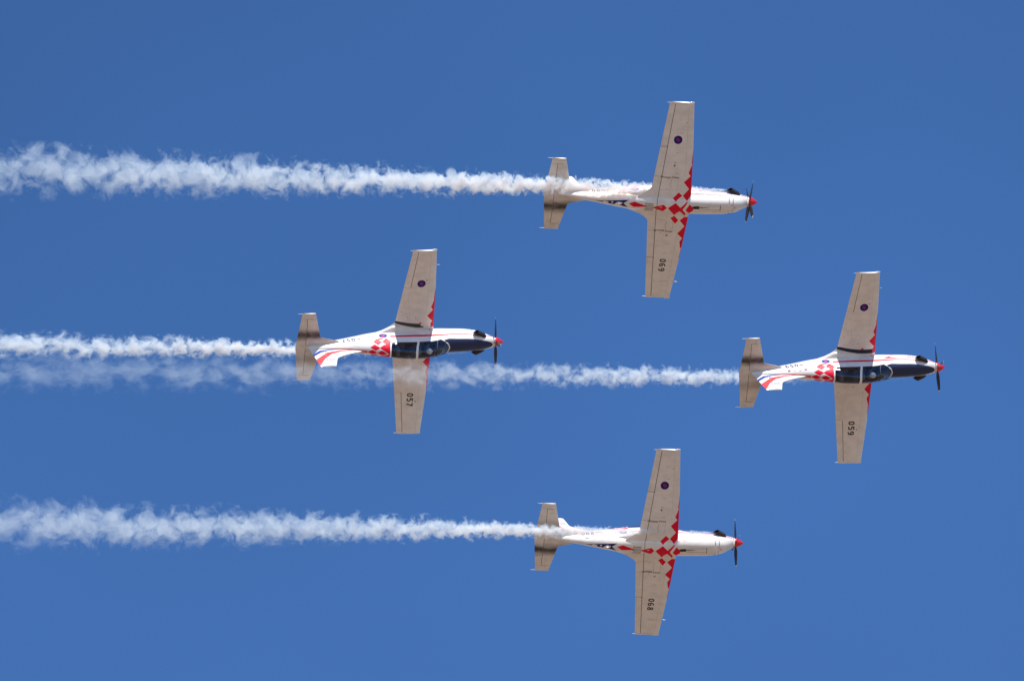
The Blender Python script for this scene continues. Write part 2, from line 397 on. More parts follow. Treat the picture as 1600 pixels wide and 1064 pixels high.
def wing_decals(s, up, num, worn):
    """decals in plan (x, |y|) for one skin of one wing"""
    D = []
    sg = lambda L: [(x, y * s) for x, y in L]
    pos = lambda L: [(x, max(y * s, -0.0)) for x, y in L]
    # grime patches and gap lines first
    if not up:
        D.append(wdec([[( -1.86, 1.10), (-.8, 1.10), (-.7, 1.43), (-1.86, 1.43)]], 'faint' if 0 else None))
        D.append(wdec(ribbon([(hx(.0), .0), (hx(HALF), HALF - .06)], .030), 'line', .06))
        D.append(wdec(ribbon([(-1.90, 1.41), (-.70, 1.40)], .022), 'faint'))
        D.append(wdec(ribbon([(-1.00, 1.405), (-.66, 1.395)], .045), 'line'))
        D.append(wdec(ribbon([(-1.58, 1.36), (-1.05, 1.37)], [.02, .09]), 'grime'))
        D.append(wdec(ribbon([(-.68, 1.36), (-.68, .95), (-.74, .75)], .014), 'faint'))
        D.append(wdec(ribbon([(-.98, 1.38), (-1.04, 1.05), (-.98, .85)], .016), 'grime'))
        D.append(wdec(ribbon([(-1.50, .75), (-1.20, .80), (-1.0, .78)], .014), 'faint'))
        D.append(wdec(disc(hx(1.41) + .01, 1.41, .045), 'line', 9))
        D.append(wdec(ribbon([(-1.71, 2.88), (hx(2.88), 2.88)], .022), 'line'))
        D.append(wdec(disc(hx(2.88), 2.88, .032), 'line', 9))
        D.append(wdec(ribbon([(-1.64, 2.88), (-1.60, 3.3), (-1.70, 3.32)], .014), 'faint'))
        D.append(wdec(ribbon([(-.55, 4.99), (-1.40, 4.99)], .012), 'faint'))
        D.append(wdec(ribbon([(-.40, 1.5), (-.52, 4.9)], .010), 'faint', .4))
        for yy in (2.1, 2.6, 4.2): D.append(wdec(ribbon([(-.78, yy), (-.92, yy + .01)], .016), 'faint'))
        if s < 0: D.append(wdec(disc(-.93, 1.98, .042), 'black', 9)); D.append(wdec(disc(-.93, 2.12, .03), 'grime', 9))
        else: D.append(wdec(disc(-.90, 1.62, .05), 'grime', 9)); D.append(wdec(ribbon([(-.9, 4.12), (-.75, 4.16), (-.58, 4.15), (-.48, 4.14)], .014), 'grime'))
        if s < 0: D.append(wdec(ribbon([(-.82, 3.6), (-.66, 3.55)], .018), 'grime')); D.append(wdec(disc(-.55, 4.1, .03), 'grime', 9))
        D.append(wdec(ribbon([(-.86, 1.62), (-.70, 1.60)], .03), 'faint') if s < 0 else wdec(disc(-1.2, 1.5, .03), 'faint', 9))
    else:
        D.append(wdec(ribbon([(hx(2.88), 2.88), (hx(HALF) + .0, HALF - .07)], .026), 'line', .3))
        D.append(wdec(ribbon([(-1.71, 2.88), (hx(2.88), 2.88)], .014), 'faint'))
        D.append(wdec(ribbon([(-1.2, .95), (-1.45, 2.6)], .008), 'faint', .4))
        D.append(wdec(ribbon([(-.45, 1.3), (-.55, 4.9)], .008), 'faint', .4))
        D.append(wdec(disc(-1.35, 1.2, .03), 'faint', 9)); D.append(wdec(disc(-.95, 1.15, .035), 'faint', 9))
        D.append(wdec(ribbon([(-.58, 3.36), (-.68, 3.38), (-.62, 3.30)], .035), 'grime'))
        D.append(wdec(disc(-1.66, 1.5, .03), 'faint', 9))
    D.append(wdec([RED_UP if up else (RED_L if s > 0 else RED_R)], 'red'))
    if not up:
        for k, L in CHK.items():
            P = pos(L)
            if max(p[1] for p in P) > 0.01: D.append(wdec([P], 'red'))
        P = pos(DIA); D.append(wdec([P], 'red'))
        if s > 0: D += [(wdec(lp, tg)) for lp, tg in number(num, lambda r, u: (-1.03 + u * 1.0, 2.93 + r), .30)]
        else: D += [(wdec(lp, tg, .05)) for lp, tg in roundel(-.89, 3.24, .205, lambda a, b: (a, b))]
    else:
        D.append(wdec([[(-.79, .82), (-.70, .93), (-.60, .82)]], 'red'))
        if s > 0:
            if worn: D.append(wdec([[(-1.92, .93), (-1.92, .795), (-1.4, .69), (-.88, .61), (-.55, .60), (-.5, .66), (-.62, .70), (-.74, .83), (-1.3, .86)]], 'wornwalk'))
            else: D.append(wdec([[(-1.92, .945), (-1.92, .795), (-1.4, .69), (-.88, .61), (-.15, .58), (-.175, .825), (-.78, .815), (-1.3, .86)]], 'walk'))
            D += [(wdec(lp, tg, .05)) for lp, tg in roundel(-.87, 3.16, .205, lambda a, b: (a, b))]
        else: D += [(wdec(lp, tg)) for lp, tg in number(num, lambda r, u: (-1.07 + u * 1.0, 2.91 + r), .31)]
    return [d for d in D if d[1]]

def lin(a, b, n): return [a + (b - a) * i / n for i in range(n + 1)]

def make_wing(root, s, num, worn):
    us = lin(0, 1, 26); vs = lin(0, .85, 10) + lin(.85, HALF, 34)[1:]
    keep, ail, flp = [], [], []
    for up in (True, False):
        V, F, T = skin(us, vs, wing_decals(s, up, num, worn), lambda a, b: wing_pt(a, b, s, up))
        gk, ga, gf = ([], []), ([], []), ([], [])
        for f, tg in zip(F, T):
            c = (V[f[0]] + V[f[1]] + V[f[2]]) / 3; y = abs(c.y)
            isa = c.x < hx(y) and 2.88 < y < HALF - .07
            isf = (not up) and c.x < hx(y) and .95 < y <= 2.88
            g = ga if isa else gf if isf else gk
            g[0].append(f); g[1].append(tg)
        keep.append((V, *gk)); ail.append((V, *ga)); flp.append((V, *gf))
    # flat tip cap, softly crowned
    CV, CF = [], []
    for a in us: 
        p, q = wing_pt(a, HALF, s, True), wing_pt(a, HALF, s, False); mdl = (p + q) / 2 + Vector((0, s * .028, 0))
        CV += [p, mdl, q]
    for i in range(len(us) - 1):
        for j in (0, 1): CF.append((3 * i + j, 3 * i + j + 1, 3 * i + j + 4, 3 * i + j + 3))
    keep.append((CV, CF, [None] * len(CF)))
    wng = build('wing', keep, root)
    build('aileron', ail, wng); build('flap', flp, wng)
    # static wick at the tip, navigation lamp, pitot on the left
    tp = wing_pt(.97, HALF - .04, s, True); te = Vector((wTE(HALF) + .02, s * (HALF - .03), zw(HALF)))
    build('static_wick', [tube([te, te + Vector((-.16, s * .01, 0))], [.012, .006], 8)], wng, 'frame')
    lp = Vector((wLE(HALF) - .12, s * (HALF + .01), zw(HALF) + .01))
    build('navigation_light', [tube([lp + Vector((.14, 0, 0)), lp + Vector((.10, 0, 0)), lp, lp + Vector((-.12, 0, 0)), lp + Vector((-.16, 0, 0))], [.006, .03, .04, .03, .004], 12)], wng, 'lamp')
    if s > 0 or True:
        yy = 4.13 if s > 0 else 99
        if s > 0:
            b = wing_pt(.12, yy, s, False); e = Vector((wLE(yy) + .17, s * yy, b.z - .06))
            build('pitot_tube', [tube([b, b + Vector((.03, 0, -.05)), e + Vector((-.10, 0, 0)), e], [.010, .010, .012, .008], 10)], wng, 'steel')
    return wng

# ------------------------------------------------------------------ tailplane and fin
TH = 1.825
TLE = [(0, -4.55), (.16, -4.62), (.28, -4.80), (.38, -5.20), (.46, -5.60), (.56, -5.685), (TH, -5.995)]
def tLE(y):
    for (a, b), (c, d) in zip(TLE, TLE[1:]):
        if a <= y <= c: return b + (d - b) * (y - a) / (c - a)
    return TLE[-1][1]
def tTE(y): return -6.865 + .118 * y
TZ = .46
def tail_pt(t, y, s, up):
    le, te = tLE(y), tTE(y); xi = t * t
    cs = 1.2 - .3 * y / TH
    h = foil(xi, .10) * cs * (.7 if y < .45 else 1) + .004
    return Vector((le - (le - te) * xi, s * y, TZ + (h if up else -h)))
def tail_uv(x, y):
    xi = (tLE(y) - x) / (tLE(y) - tTE(y)); return (sqrt(max(xi, 0)), y)
def tdec(loops, tg, step=.1): return ([[tail_uv(x, min(max(y, 0), TH - .002)) for x, y in resample(L, step)] for L in loops], tg)

def make_tail(root, s):
    us = lin(0, 1, 20); vs = lin(0, .56, 8) + lin(.56, TH, 16)[1:]
    D = [tdec(ribbon([(-6.37, .10), (-6.385, 1.54)], .024), 'line', .04), tdec(ribbon([(-6.385, 1.54), (-6.10, 1.545)], .016), 'line'),
         tdec(ribbon([(-6.385, 1.54), (-6.64, 1.545)], .010), 'faint'), tdec(ribbon([(-6.13, 1.60), (-6.03, 1.66)], .05), 'frame')]
    kp, el = [], []
    for up in (True, False):
        V, F, T = skin(us, vs, D, lambda a, b: tail_pt(a, b, s, up))
        gk, ge = ([], []), ([], [])
        for f, tg in zip(F, T):
            c = (V[f[0]] + V[f[1]] + V[f[2]]) / 3; y = abs(c.y)
            g = ge if (c.x < -6.375 and .12 < y) or (y > 1.545 and c.x < -6.1) else gk
            g[0].append(f); g[1].append(tg)
        kp.append((V, *gk)); el.append((V, *ge))
    CV, CF = [], []
    for a in us:
        p, q = tail_pt(a, TH, s, True), tail_pt(a, TH, s, False); CV += [p, (p + q) / 2 + Vector((0, s * .022, 0)), q]
    for i in range(len(us) - 1):
        for j in (0, 1): CF.append((3 * i + j, 3 * i + j + 1, 3 * i + j + 4, 3 * i + j + 3))
    kp.append((CV, CF, [None] * len(CF)))
    tl = build('tailplane', kp, root, 'tail')
    e = build('elevator', el, tl, 'tail')
    te = Vector((tTE(TH) + .01, s * (TH - .01), TZ))
    build('static_wick', [tube([te, te + Vector((-.24, 0, 0))], [.011, .005], 8)], tl, 'frame')

FLE = [(.5, -2.9), (.95, -3.3), (1.04, -3.55), (1.13, -3.95), (1.24, -4.25), (1.38, -4.60), (1.58, -4.93), (1.69, -5.02), (1.85, -5.065), (2.30, -5.185), (2.38, -5.22)]
def fLE(z):
    for (a, b), (c, d) in zip(FLE, FLE[1:]):
        if a <= z <= c: return b + (d - b) * (z - a) / (c - a)
    return FLE[-1][1]
def fTE(z): return -6.27 + (z - .5) * .158
def fin_pt(t, z, s):
    le, te = fLE(z), fTE(z); xi = t * t
    h = foil(xi, .09) * (1.15 - .25 * (z - .5)) + .004
    if z < 1.6: h *= .75 + .25 * (z - .5) / 1.1
    return Vector((le - (le - te) * xi, s * h, z))
def fdec(loops, tg, step=.08):
    out = []
    for L in loops:
        R = []
        for x, z in resample(L, step):
            z = min(max(z, .502), 2.378); xi = (fLE(z) - x) / (fLE(z) - fTE(z)); R.append((min(sqrt(max(xi, 0)), .99995), z))
        out.append(R)
    return (out, tg)

def make_fin(root, scribble):
    us = lin(0, 1, 26); vs = lin(.5, 2.38, 26)
    BL = [(-6.30, 1.41), (-6.30, 1.59), (-6.15, 1.465), (-5.73, 1.10), (-5.30, .93), (-4.7, .88), (-4.7, .84), (-5.3, .82), (-5.77, .91), (-6.18, 1.28)]
    RD = [(-6.30, 1.96), (-6.30, 2.30), (-5.955, 2.30), (-5.66, 1.76), (-5.25, 1.30), (-4.70, 1.06), (-4.1, .99), (-3.7, 1.0), (-4.1, .945), (-4.8, .96), (-5.42, 1.12), (-5.77, 1.45)]
    D = [fdec([RD], 'rose'), fdec([BL], 'blue'),
         fdec(ribbon([(-5.475, .85), (-5.50, 1.02), (-5.557, 2.10)], .030), 'line', .2), fdec(ribbon([(-5.557, 2.10), (-5.30, 2.12)], .010), 'faint'),
         fdec(ribbon([(-5.30, 2.26), (-5.24, 2.20)], .02), 'line')]
    for k in range(7): D.append(fdec(ribbon([(-5.46 + k * .045, 1.93), (-5.45 + k * .045, 1.67)], .026), 'grey'))
    if scribble:
        for L in ([(-5.62, 1.10), (-5.40, 1.22), (-5.22, 1.18), (-5.30, 1.32), (-5.12, 1.22)], [(-5.35, 1.12), (-5.20, 1.26)], [(-5.15, 1.30), (-5.02, 1.22), (-4.92, 1.30)], [(-5.55, 1.22), (-5.44, 1.10)]):
            D.append(fdec(ribbon(L, .022), 'black'))
    kp, rd = [], []
    for s in (1, -1):
        V, F, T = skin(us, vs, D, lambda a, b: fin_pt(a, b, s))
        gk, gr = ([], []), ([], [])
        for f, tg in zip(F, T):
            c = (V[f[0]] + V[f[1]] + V[f[2]]) / 3
            hin = -5.475 - (c.z - .85) * .066
            g = gr if c.x < hin and c.z < 2.34 else gk
            g[0].append(f); g[1].append(tg)
        kp.append((V, *gk)); rd.append((V, *gr))
    CV, CF = [], []
    for a in us:
        p, q = fin_pt(a, 2.38, 1), fin_pt(a, 2.38, -1); CV += [p, (p + q) / 2 + Vector((0, 0, .022)), q]
    for i in range(len(us) - 1):
        for j in (0, 1): CF.append((3 * i + j, 3 * i + j + 1, 3 * i + j + 4, 3 * i + j + 3))
    kp.append((CV, CF, [None] * len(CF)))
    fn = build('fin', kp, root); build('rudder', rd, fn)

# ------------------------------------------------------------------ fuselage
SILL = 124.0
CAN_F = [(.22, SILL), (.33, 131), (.46, 145), (.58, 163), (.635, 180.0)]     # windscreen base
CAN_R = [(-2.27, SILL), (-2.33, 140), (-2.36, 160), (-2.36, 180.0)]
def canopy_loop(s, grow=0.0):
    L = [(x, y) for x, y in CAN_F] + [(.635, 181), (-2.36, 181)] + [(x, y) for x, y in CAN_R[::-1]]
    return resample_deg([(x, s * y) for x, y in L])
def resample_deg(L):
    out = []
    for i in range(len(L)):
        a, b = L[i], L[(i + 1) % len(L)]; k = max(1, int(max(abs(b[0] - a[0]) / .15, abs(b[1] - a[1]) / 12)))
        out += [(a[0] + (b[0] - a[0]) * j / k, a[1] + (b[1] - a[1]) * j / k) for j in range(k)]
    return out
def bel(L, step=.08): return [belly(x, y) for x, y in resample(L, step)]
def sidel(L, s, step=.08): return [side(x, z, s) for x, z in resample(L, step)]

def fus_decals(num, ac):
    D = []
    for s in (1, -1):
        D.append((ribbon([(x, s * a) for x, a in ((-2.25, 99), (-1.2, 101), (0, 103), (.9, 105), (1.5, 106), (1.95, 104), (2.35, 98), (2.8, 84))], 0), 'red'))
        D[-1] = ([[(x, s * (a - b)) for x, a, b in ((-2.25, 99, 3), (-1.2, 101, 3), (0, 103, 3), (.9, 105, 3), (1.5, 106, 3), (1.95, 104, 3), (2.35, 98, 4), (2.8, 84, 6))] +
                  [(x, s * (a + b)) for x, a, b in ((2.8, 84, 6), (2.35, 98, 4), (1.95, 104, 3), (1.5, 106, 3), (.9, 105, 3), (0, 103, 3), (-1.2, 101, 3), (-2.25, 99, 3))]], 'red')
        # anti-glare panel
        A = [(.2, 127), (.45, 130), (1.0, 134), (1.9, 136), (2.5, 144), (2.74, 158), (2.82, 181), (.5, 181), (.2, 150)]
        D.append(([resample_deg([(x, s * a) for x, a in A])], 'navy'))
        # harlequin diamonds behind the canopy
        hl = .245
        for x0, a0, h in ((-3.21, 179, 16), (-3.07, 150, 17), (-2.93, 121, 15)):
            for c in range(2):
                cx = x0 + .45 * c
                D.append(([resample_deg([(cx - hl, s * a0), (cx, s * min(a0 + h, 181)), (cx + hl, s * min(a0, 181)), (cx, s * (a0 - h))])], 'red'))
        D.append(([resample_deg([(-2.30, s * 110), (-2.42, s * 122), (-2.62, s * 136), (-2.42, s * 150), (-2.62, s * 165), (-2.42, s * 181), (-2.30, s * 181)])], 'red'))
        D.append(([resample_deg([(-3.0, s * 109), (-2.78, s * 104), (-2.5, s * 107), (-2.78, s * 112)])], 'rose'))
        # red lines running up to the fin
        D.append(([resample_deg([(-3.45, s * 181), (-3.45, s * 172), (-4.2, s * 160), (-5.2, s * 158), (-5.2, s * 163), (-4.2, s * 168)])], 'rose'))
        # side number with its bar, tail side
        f = (lambda r, u: side(-3.96 - r * .86, .27 + u, 1)) if s > 0 else (lambda r, u: side(-4.60 + r * .86, .27 + u, -1))
        D += number(num, f, .31, .22)
        D.append(([sidel([(-3.70, .42), (-3.90, .42), (-3.90, .49), (-3.70, .49)], s)], 'black'))
        D += roundel(-2.58, 0, .20, lambda a, b: side(a, .36 + b * .95, s), True)
        D.append(([[(x, s * a) for x, a in ((2.05, 12), (2.05, 120), (2.07, 120), (2.07, 12))]], 'faint'))
        D.append(([[(x, s * a) for x, a in ((1.86, 12), (1.86, 100), (1.875, 100), (1.875, 12))]], 'faint'))
        D.append(([resample_deg([(.45, s * 56), (1.85, s * 54), (1.85, s * 55.2), (.45, s * 57.2)])], 'faint'))
        D.append(([resample_deg([(1.60, s * 68), (1.75, s * 68), (1.75, s * 72), (1.60, s * 72)])], 'grey'))
        D.append(([resample_deg([(-4.4, s * 12), (-2.3, s * 66), (-2.3, s * 67), (-4.4, s * 14)])], 'faint') if 0 else ([resample_deg([(-2.30, s * 70), (-2.31, s * 120), (-2.325, s * 120), (-2.315, s * 70)])], 'faint'))
        D.append(([[(2.865, s * 0), (2.865, s * 181), (2.885, s * 181), (2.885, s * 0)]], 'faint'))
    if ac == 'f59':                                      # squadron badges and nose flash on the leader
        for k, (x, c1, c2) in enumerate(((-4.47, 'navy', 'violet'), (-4.20, 'grey', 'frame'), (-3.93, 'navy', 'frame'), (-3.66, 'violet', 'grey'))):
            D.append(([[side(x + .10 * cos(2 * pi * q / 14), .74 - k * -.02 + .085 * sin(2 * pi * q / 14), 1) for q in range(14)]], c1))
            D.append(([[side(x + .055 * cos(2 * pi * q / 10), .74 - k * -.02 + .045 * sin(2 * pi * q / 10), 1) for q in range(10)]], c2))
        D.append(([resample_deg([(.28, 96), (.62, 84), (.72, 90), (1.15, 98)])], 'rose'))
        D.append(([resample_deg([(.60, 76), (.78, 70), (.95, 78), (1.05, 80)])], 'rose'))
        for k in range(7): D.append(([resample_deg([(1.50 + .085 * k, 84), (1.55 + .085 * k, 84), (1.54 + .085 * k, 90), (1.49 + .085 * k, 90)])], 'violet' if k % 2 else 'red'))
        for k in range(5): D.append(([resample_deg([(1.62 + .085 * k, 76), (1.66 + .085 * k, 76), (1.65 + .085 * k, 80), (1.61 + .085 * k, 80)])], 'grey'))
    # belly
    for L in CHK.values(): D.append(([bel(L)], 'red'))
    D.append(([bel(DIA)], 'red'))
    D.append(([bel([(-2.93, -.03), (-2.66, -.15), (-2.06, 0.02), (-2.20, .06), (-2.69, .12)])], 'red'))
    D.append(([bel([(-1.33, .03), (-1.40, .05), (-1.52, .06), (-1.40, .02)])], 'frame'))
    D.append(([bel([(-4.46, .045), (-3.7, -.08), (-2.93, -.20), (-3.18, -.02), (-2.94, .20), (-3.32, .11), (-3.9, .085)])], 'deep'))
    D.append(([bel([(p[0], p[1]) for p in disc(-4.0, .04, .14, .045, 14)[0]])], 'frame'))
    D.append(([bel(disc(-3.70, -.0, .05, .04, 8)[0])], 'frame'))
    D.append(([bel([(-3.60, .12), (-3.52, .0), (-3.40, -.06), (-3.22, -.04), (-3.26, .05), (-3.42, .13)])], 'frame'))
    for i in range(7):                                    # smoke-oil filler grille: rows of small holes
        for j in range(5):
            if i in (1, 3, 5) and j in (0, 4): pass
            x = -2.165 + .058 * i + (.02 if j % 2 else 0); y = -.145 + .09 * j + .01
            D.append(([bel([(x, y), (x + .034, y + .002), (x + .032, y + .06), (x - .002, y + .058)], .2)], 'black'))
    for a, b, c in ((-.62, -.02, .0),): pass
    D.append(([bel(ribbon([(.42, -.10), (1.45, -.12)], .014)[0])], 'line')); D.append(([bel(ribbon([(.42, .07), (1.45, .09)], .014)[0])], 'line'))
    D.append(([bel(ribbon([(1.45, -.15), (1.45, .14)], .035)[0])], 'line')); D.append(([bel([(.10, -.035), (.16, -.085), (.42, -.095), (.44, .055), (.20, .065), (.12, .03)])], 'black'))
    D.append(([bel(ribbon([(.44, -.02), (.95, -.02)], [.05, .01])[0])], 'black'))
    D.append(([bel(ribbon([(hx(0), -.47), (hx(0), .47)], .026)[0])], 'line'))
    D.append(([bel([(1.95, -.16), (2.25, -.01), (1.95, .14), (1.99, .10), (2.16, -.01), (1.99, -.12)])], 'faint'))
    D.append(([sidel([(-4.45, .14), (-4.25, .12), (-4.25, .05), (-4.45, .07)], -1)], 'black'))
    return D

def make_fuselage(root, num, ac):
    xs = sorted(set([round(x, 4) for x in lin(-6.25, -2.4, 60) + lin(-2.4, .9, 66) + lin(.9, 2.9, 40)]))
    th = lin(-180, 180, 72)
    D = fus_decals(num, ac) + [([canopy_loop(1)], 'CAN'), ([canopy_loop(-1)], 'CAN')]
    K = .0085                                            # degrees to metres of girth, so that the triangulation is even
    D = [([[(x, a * K) for x, a in L] for L in lp], tg) for lp, tg in D]
    V, F, T = skin(xs, [a * K for a in th], D, lambda a, b: fus(a, b / K))
    body = [(f, t) for f, t in zip(F, T) if t != 'CAN']; can = [f for f, t in zip(F, T) if t == 'CAN']
    fz = build('fuselage', [(V, [b[0] for b in body], [b[1] for b in body])], root)
    # rear tail cone plug and nose ring
    c0 = [fus(-6.25, a) for a in range(-180, 180, 12)]; tipv = Vector((-6.33, 0, .55))
    build('tail_cone', [(c0 + [tipv], [(i, (i + 1) % 30, 30) for i in range(30)], [None] * 30)], root)
    # intake lip around the spinner back plate
    rp = []
    for r_, x_ in ((.245, 2.895), (.243, 2.915), (.22, 2.92), (.10, 2.88)):
        rp.append([Vector((x_, r_ * cos(2 * pi * k / 28), .45 + r_ * sin(2 * pi * k / 28))) for k in range(28)])
    build('nose_ring', [([v for r_ in rp for v in r_], [(i * 28 + k, i * 28 + (k + 1) % 28, (i + 1) * 28 + (k + 1) % 28, (i + 1) * 28 + k) for i in range(3) for k in range(28)], [None] * 84)], root, 'frame')
    cn = build('canopy', [(V, can, [None] * len(can))], root, 'glass')
    # white frames: windscreen base, rear frame, mid bow, sills
    def strip(path, w_, off=.010, deg=None):
        P = []
        for (x, a) in path: P.append((x, a))
        n = len(P); VV, FF = [], []
        for i, (x, a) in enumerate(P):
            for dx in (-w_ / 2, w_ / 2):
                VV.append(fus(x + dx, a, off)); VV.append(fus(x + dx, a, -.02))
        for i in range(n - 1):
            b = 4 * i; c = b + 4
            FF += [(b, b + 2, c + 2, c), (b + 1, c + 1, c + 3, b + 3), (b, c, c + 1, b + 1), (b + 2, b + 3, c + 3, c + 2)]
        return VV, FF, [None] * len(FF)
    def full(P, k=5):
        L = P + [(x, 360 - a) for x, a in P[-2::-1]]
        o = []
        for (x, a), (x2, a2) in zip(L, L[1:]): o += [(x + (x2 - x) * i / k, a + (a2 - a) * i / k) for i in range(k)]
        return o + [L[-1]]
    build('windscreen_frame', [strip(full(CAN_F), .055)], cn, 'frame')
    build('rear_frame', [strip(full(CAN_R), .06)], cn, 'frame')
    build('canopy_bow', [strip(full([(-.94, 121), (-1.05, 140), (-1.11, 160), (-1.12, 180)]), .11, .014)], cn, 'frame')
    build('canopy_arch', [strip(full([(.02, 124), (-.05, 140), (-.09, 160), (-.1, 180)]), .03, .004)], cn, 'cock')
    for s in (1, -1):
        VV, FF = [], []
        xs2 = lin(-2.28, .24, 40)
        for x in xs2:
            for a in (122.3, 125.4): VV.append(fus(x, s * a, .008))
        for i in range(40): FF.append((2 * i, 2 * i + 1, 2 * i + 3, 2 * i + 2))
        VV2 = [fus(x, s * a, .0 - .02) for x in xs2 for a in (122.3, 125.4)]
        o = len(VV); VV += VV2
        for i in range(40): FF += [(o + 2 * i, o + 2 * i + 2, o + 2 * i + 3, o + 2 * i + 1), (2 * i, 2 * i + 2, o + 2 * i + 2, o + 2 * i), (2 * i + 1, o + 2 * i + 1, o + 2 * i + 3, 2 * i + 3)]
        build('canopy_rail', [(VV, FF, [None] * len(FF))], cn, 'cock')
    # cockpit: tub, bulkhead, coaming, seats
    VV, FF = [], []
    xs3 = lin(-2.30, .55, 24); prof = [(1, None), (.92, .55), (.80, .25), (-.80, .25), (-.92, .55), (-1, None)]
    for x in xs3:
        e = fus(x, SILL + 2, -.03)
        for k, zf in prof: VV.append(Vector((x, e.y * k, e.z if zf is None else zf)))
    for i in range(24):
        for j in range(5): FF.append((6 * i + j, 6 * i + j + 1, 6 * i + j + 7, 6 * i + j + 6))
    FF += [(0, 5, 4, 3, 2, 1), tuple(24 * 6 + k for k in range(6))]
    tub = build('cockpit_tub', [(VV, FF, [None] * len(FF))], root, 'cock')
    co = [tube([(.50, 0, .86), (.20, 0, .93), (.02, 0, .96), (-.12, 0, .93)], [(.36, .02), (.38, .06), (.38, .10), (.34, .06)], 20)]
    build('instrument_coaming', co, tub, 'cock')
    build('rear_coaming', [tube([(-1.10, 0, 1.02), (-1.2, 0, 1.18), (-1.32, 0, 1.10)], [(.37, .10), (.34, .12), (.32, .08)], 20)], tub, 'cock')
    for sx, hz in ((-.86, 0), (-1.93, .08)):
        g = [box(sx - .10, sx + .04, -.22, .22, .35, 1.12 + hz), box(sx - .02, sx + .45, -.22, .22, .40, .52)]
        st = build('seat', g, tub, 'seat')
        bmod = st.modifiers.new('bev', 'BEVEL'); bmod.width = .03; bmod.segments = 2
        hr = build('headrest', [box(sx - .12, sx + .02, -.13, .13, 1.14 + hz, 1.36 + hz)], st, 'seat')
        bmod = hr.modifiers.new('bev', 'BEVEL'); bmod.width = .03; bmod.segments = 2

def make_details(root):
    for s in (1, -1):
        build('wing_fillet', [tube([(-.6, s * .40, -.14), (-1.2, s * .40, -.13), (-1.6, s * .41, -.11), (-1.85, s * .42, -.095), (-1.97, s * .425, -.09), (-2.10, s * .42, -.085), (-2.28, s * .40, -.07), (-2.5, s * .38, -.05), (-2.8, s * .36, .0), (-3.1, s * .33, .05)],
              [(.10, .10), (.17, .13), (.22, .15), (.29, .16), (.30, .165), (.27, .16), (.20, .145), (.14, .13), (.085, .11), (.03, .04)], 28)], root)
        # engine exhaust duct: leaves the cowl, bends aft, open oval mouth
        pts = [(2.42, s * .30, .42), (2.36, s * .39, .44), (2.24, s * .47, .45), (2.08, s * .53, .455), (1.88, s * .585, .46)]
        rd = [(.10, .15), (.11, .16), (.105, .155), (.09, .145), (.075, .135)]
        outer = tube(pts, rd, 20, caps=False)
        inner = tube(pts[2:], [(a - .012, b - .012) for a, b in rd[2:]], 20, caps=True)
        for vv in (outer[0][-20:] + inner[0][-20:]): vv.x -= (.585 - abs(vv.y)) * 1.7 - .10
        for vv in outer[0][-40:-20]: vv.x -= (.54 - abs(vv.y)) * .8
        for vv in inner[0][-40:-20]: vv.x -= (.54 - abs(vv.y)) * .8
        lipV = outer[0][-20:] + inner[0][-20:]
        lip = (lipV, [(k, (k + 1) % 20, 20 + (k + 1) % 20, 20 + k) for k in range(20)], [None] * 20)
        inner = (inner[0], inner[1][:-1], inner[2][:-1])
        build('exhaust_stack', [outer, inner, lip], root, 'exh')
    # cowl heat shield aft of the stacks, antenna blades on the belly
    build('belly_antenna', [([Vector(p) for p in ((-3.46, -.012, -.28), (-3.30, -.012, -.30), (-3.36, -.006, -.44), (-3.44, -.006, -.43), (-3.46, .012, -.28), (-3.30, .012, -.30), (-3.36, .006, -.44), (-3.44, .006, -.43))],
          [(0, 1, 2, 3), (7, 6, 5, 4), (0, 4, 5, 1), (1, 5, 6, 2), (2, 6, 7, 3), (3, 7, 4, 0)], [None] * 6)], root, 'frame')

def make_prop(root, ang):
    hub = link('propeller', None, root)
    prof = [(2.905, .205), (2.915, .232), (2.96, .236), (3.05, .222), (3.15, .180), (3.24, .125), (3.31, .075), (3.36, .032), (3.385, 0.004)]
    V, F = [], []
    for x, r in prof:
        for k in range(32): V.append(Vector((x, r * cos(2 * pi * k / 32), .449 + r * sin(2 * pi * k / 32))))
    for i in range(len(prof) - 1):
        for k in range(32): F.append((i * 32 + k, i * 32 + (k + 1) % 32, (i + 1) * 32 + (k + 1) % 32, (i + 1) * 32 + k))
    F.append(tuple(range(32))); F.append(tuple((len(prof) - 1) * 32 + k for k in range(32)))
    build('spinner', [(V, F, [None] * len(F))], hub, 'spin')
    chords = [(.12, .05, .05, 70), (.22, .09, .045, 62), (.36, .165, .030, 48), (.55, .205, .022, 38), (.78, .205, .016, 30), (1.0, .180, .012, 25), (1.12, .150, .010, 23), (1.19, .105, .008, 22), (1.22, .05, .005, 22)]
    for b in range(4):
        a0 = radians(ang + 90 * b); rad = Vector((0, cos(a0), sin(a0))); tng = Vector((0, -sin(a0), cos(a0))); ax = Vector((1, 0, 0))
        V, F, T = [], [], []
        for r, c, th, bt in chords:
            bb = radians(bt); cd_ = tng * cos(bb) * -1 + ax * sin(bb); nd = tng * sin(bb) + ax * cos(bb)
            ctr = Vector((2.99, 0, .449)) + rad * r
            for q in range(12):
                f = 2 * pi * q / 12; V.append(ctr + cd_ * (c / 2 * cos(f)) + nd * (th / 2 * sin(f)))
        nst = len(chords)
        for i in range(nst - 1):
            for q in range(12):
                F.append((i * 12 + q, i * 12 + (q + 1) % 12, (i + 1) * 12 + (q + 1) % 12, (i + 1) * 12 + q)); T.append('bladetip' if i >= nst - 3 else None)
        F.append(tuple((nst - 1) * 12 + q for q in range(12))); T.append('bladetip')
        build('blade', [(V, F, T)], hub, 'blade')

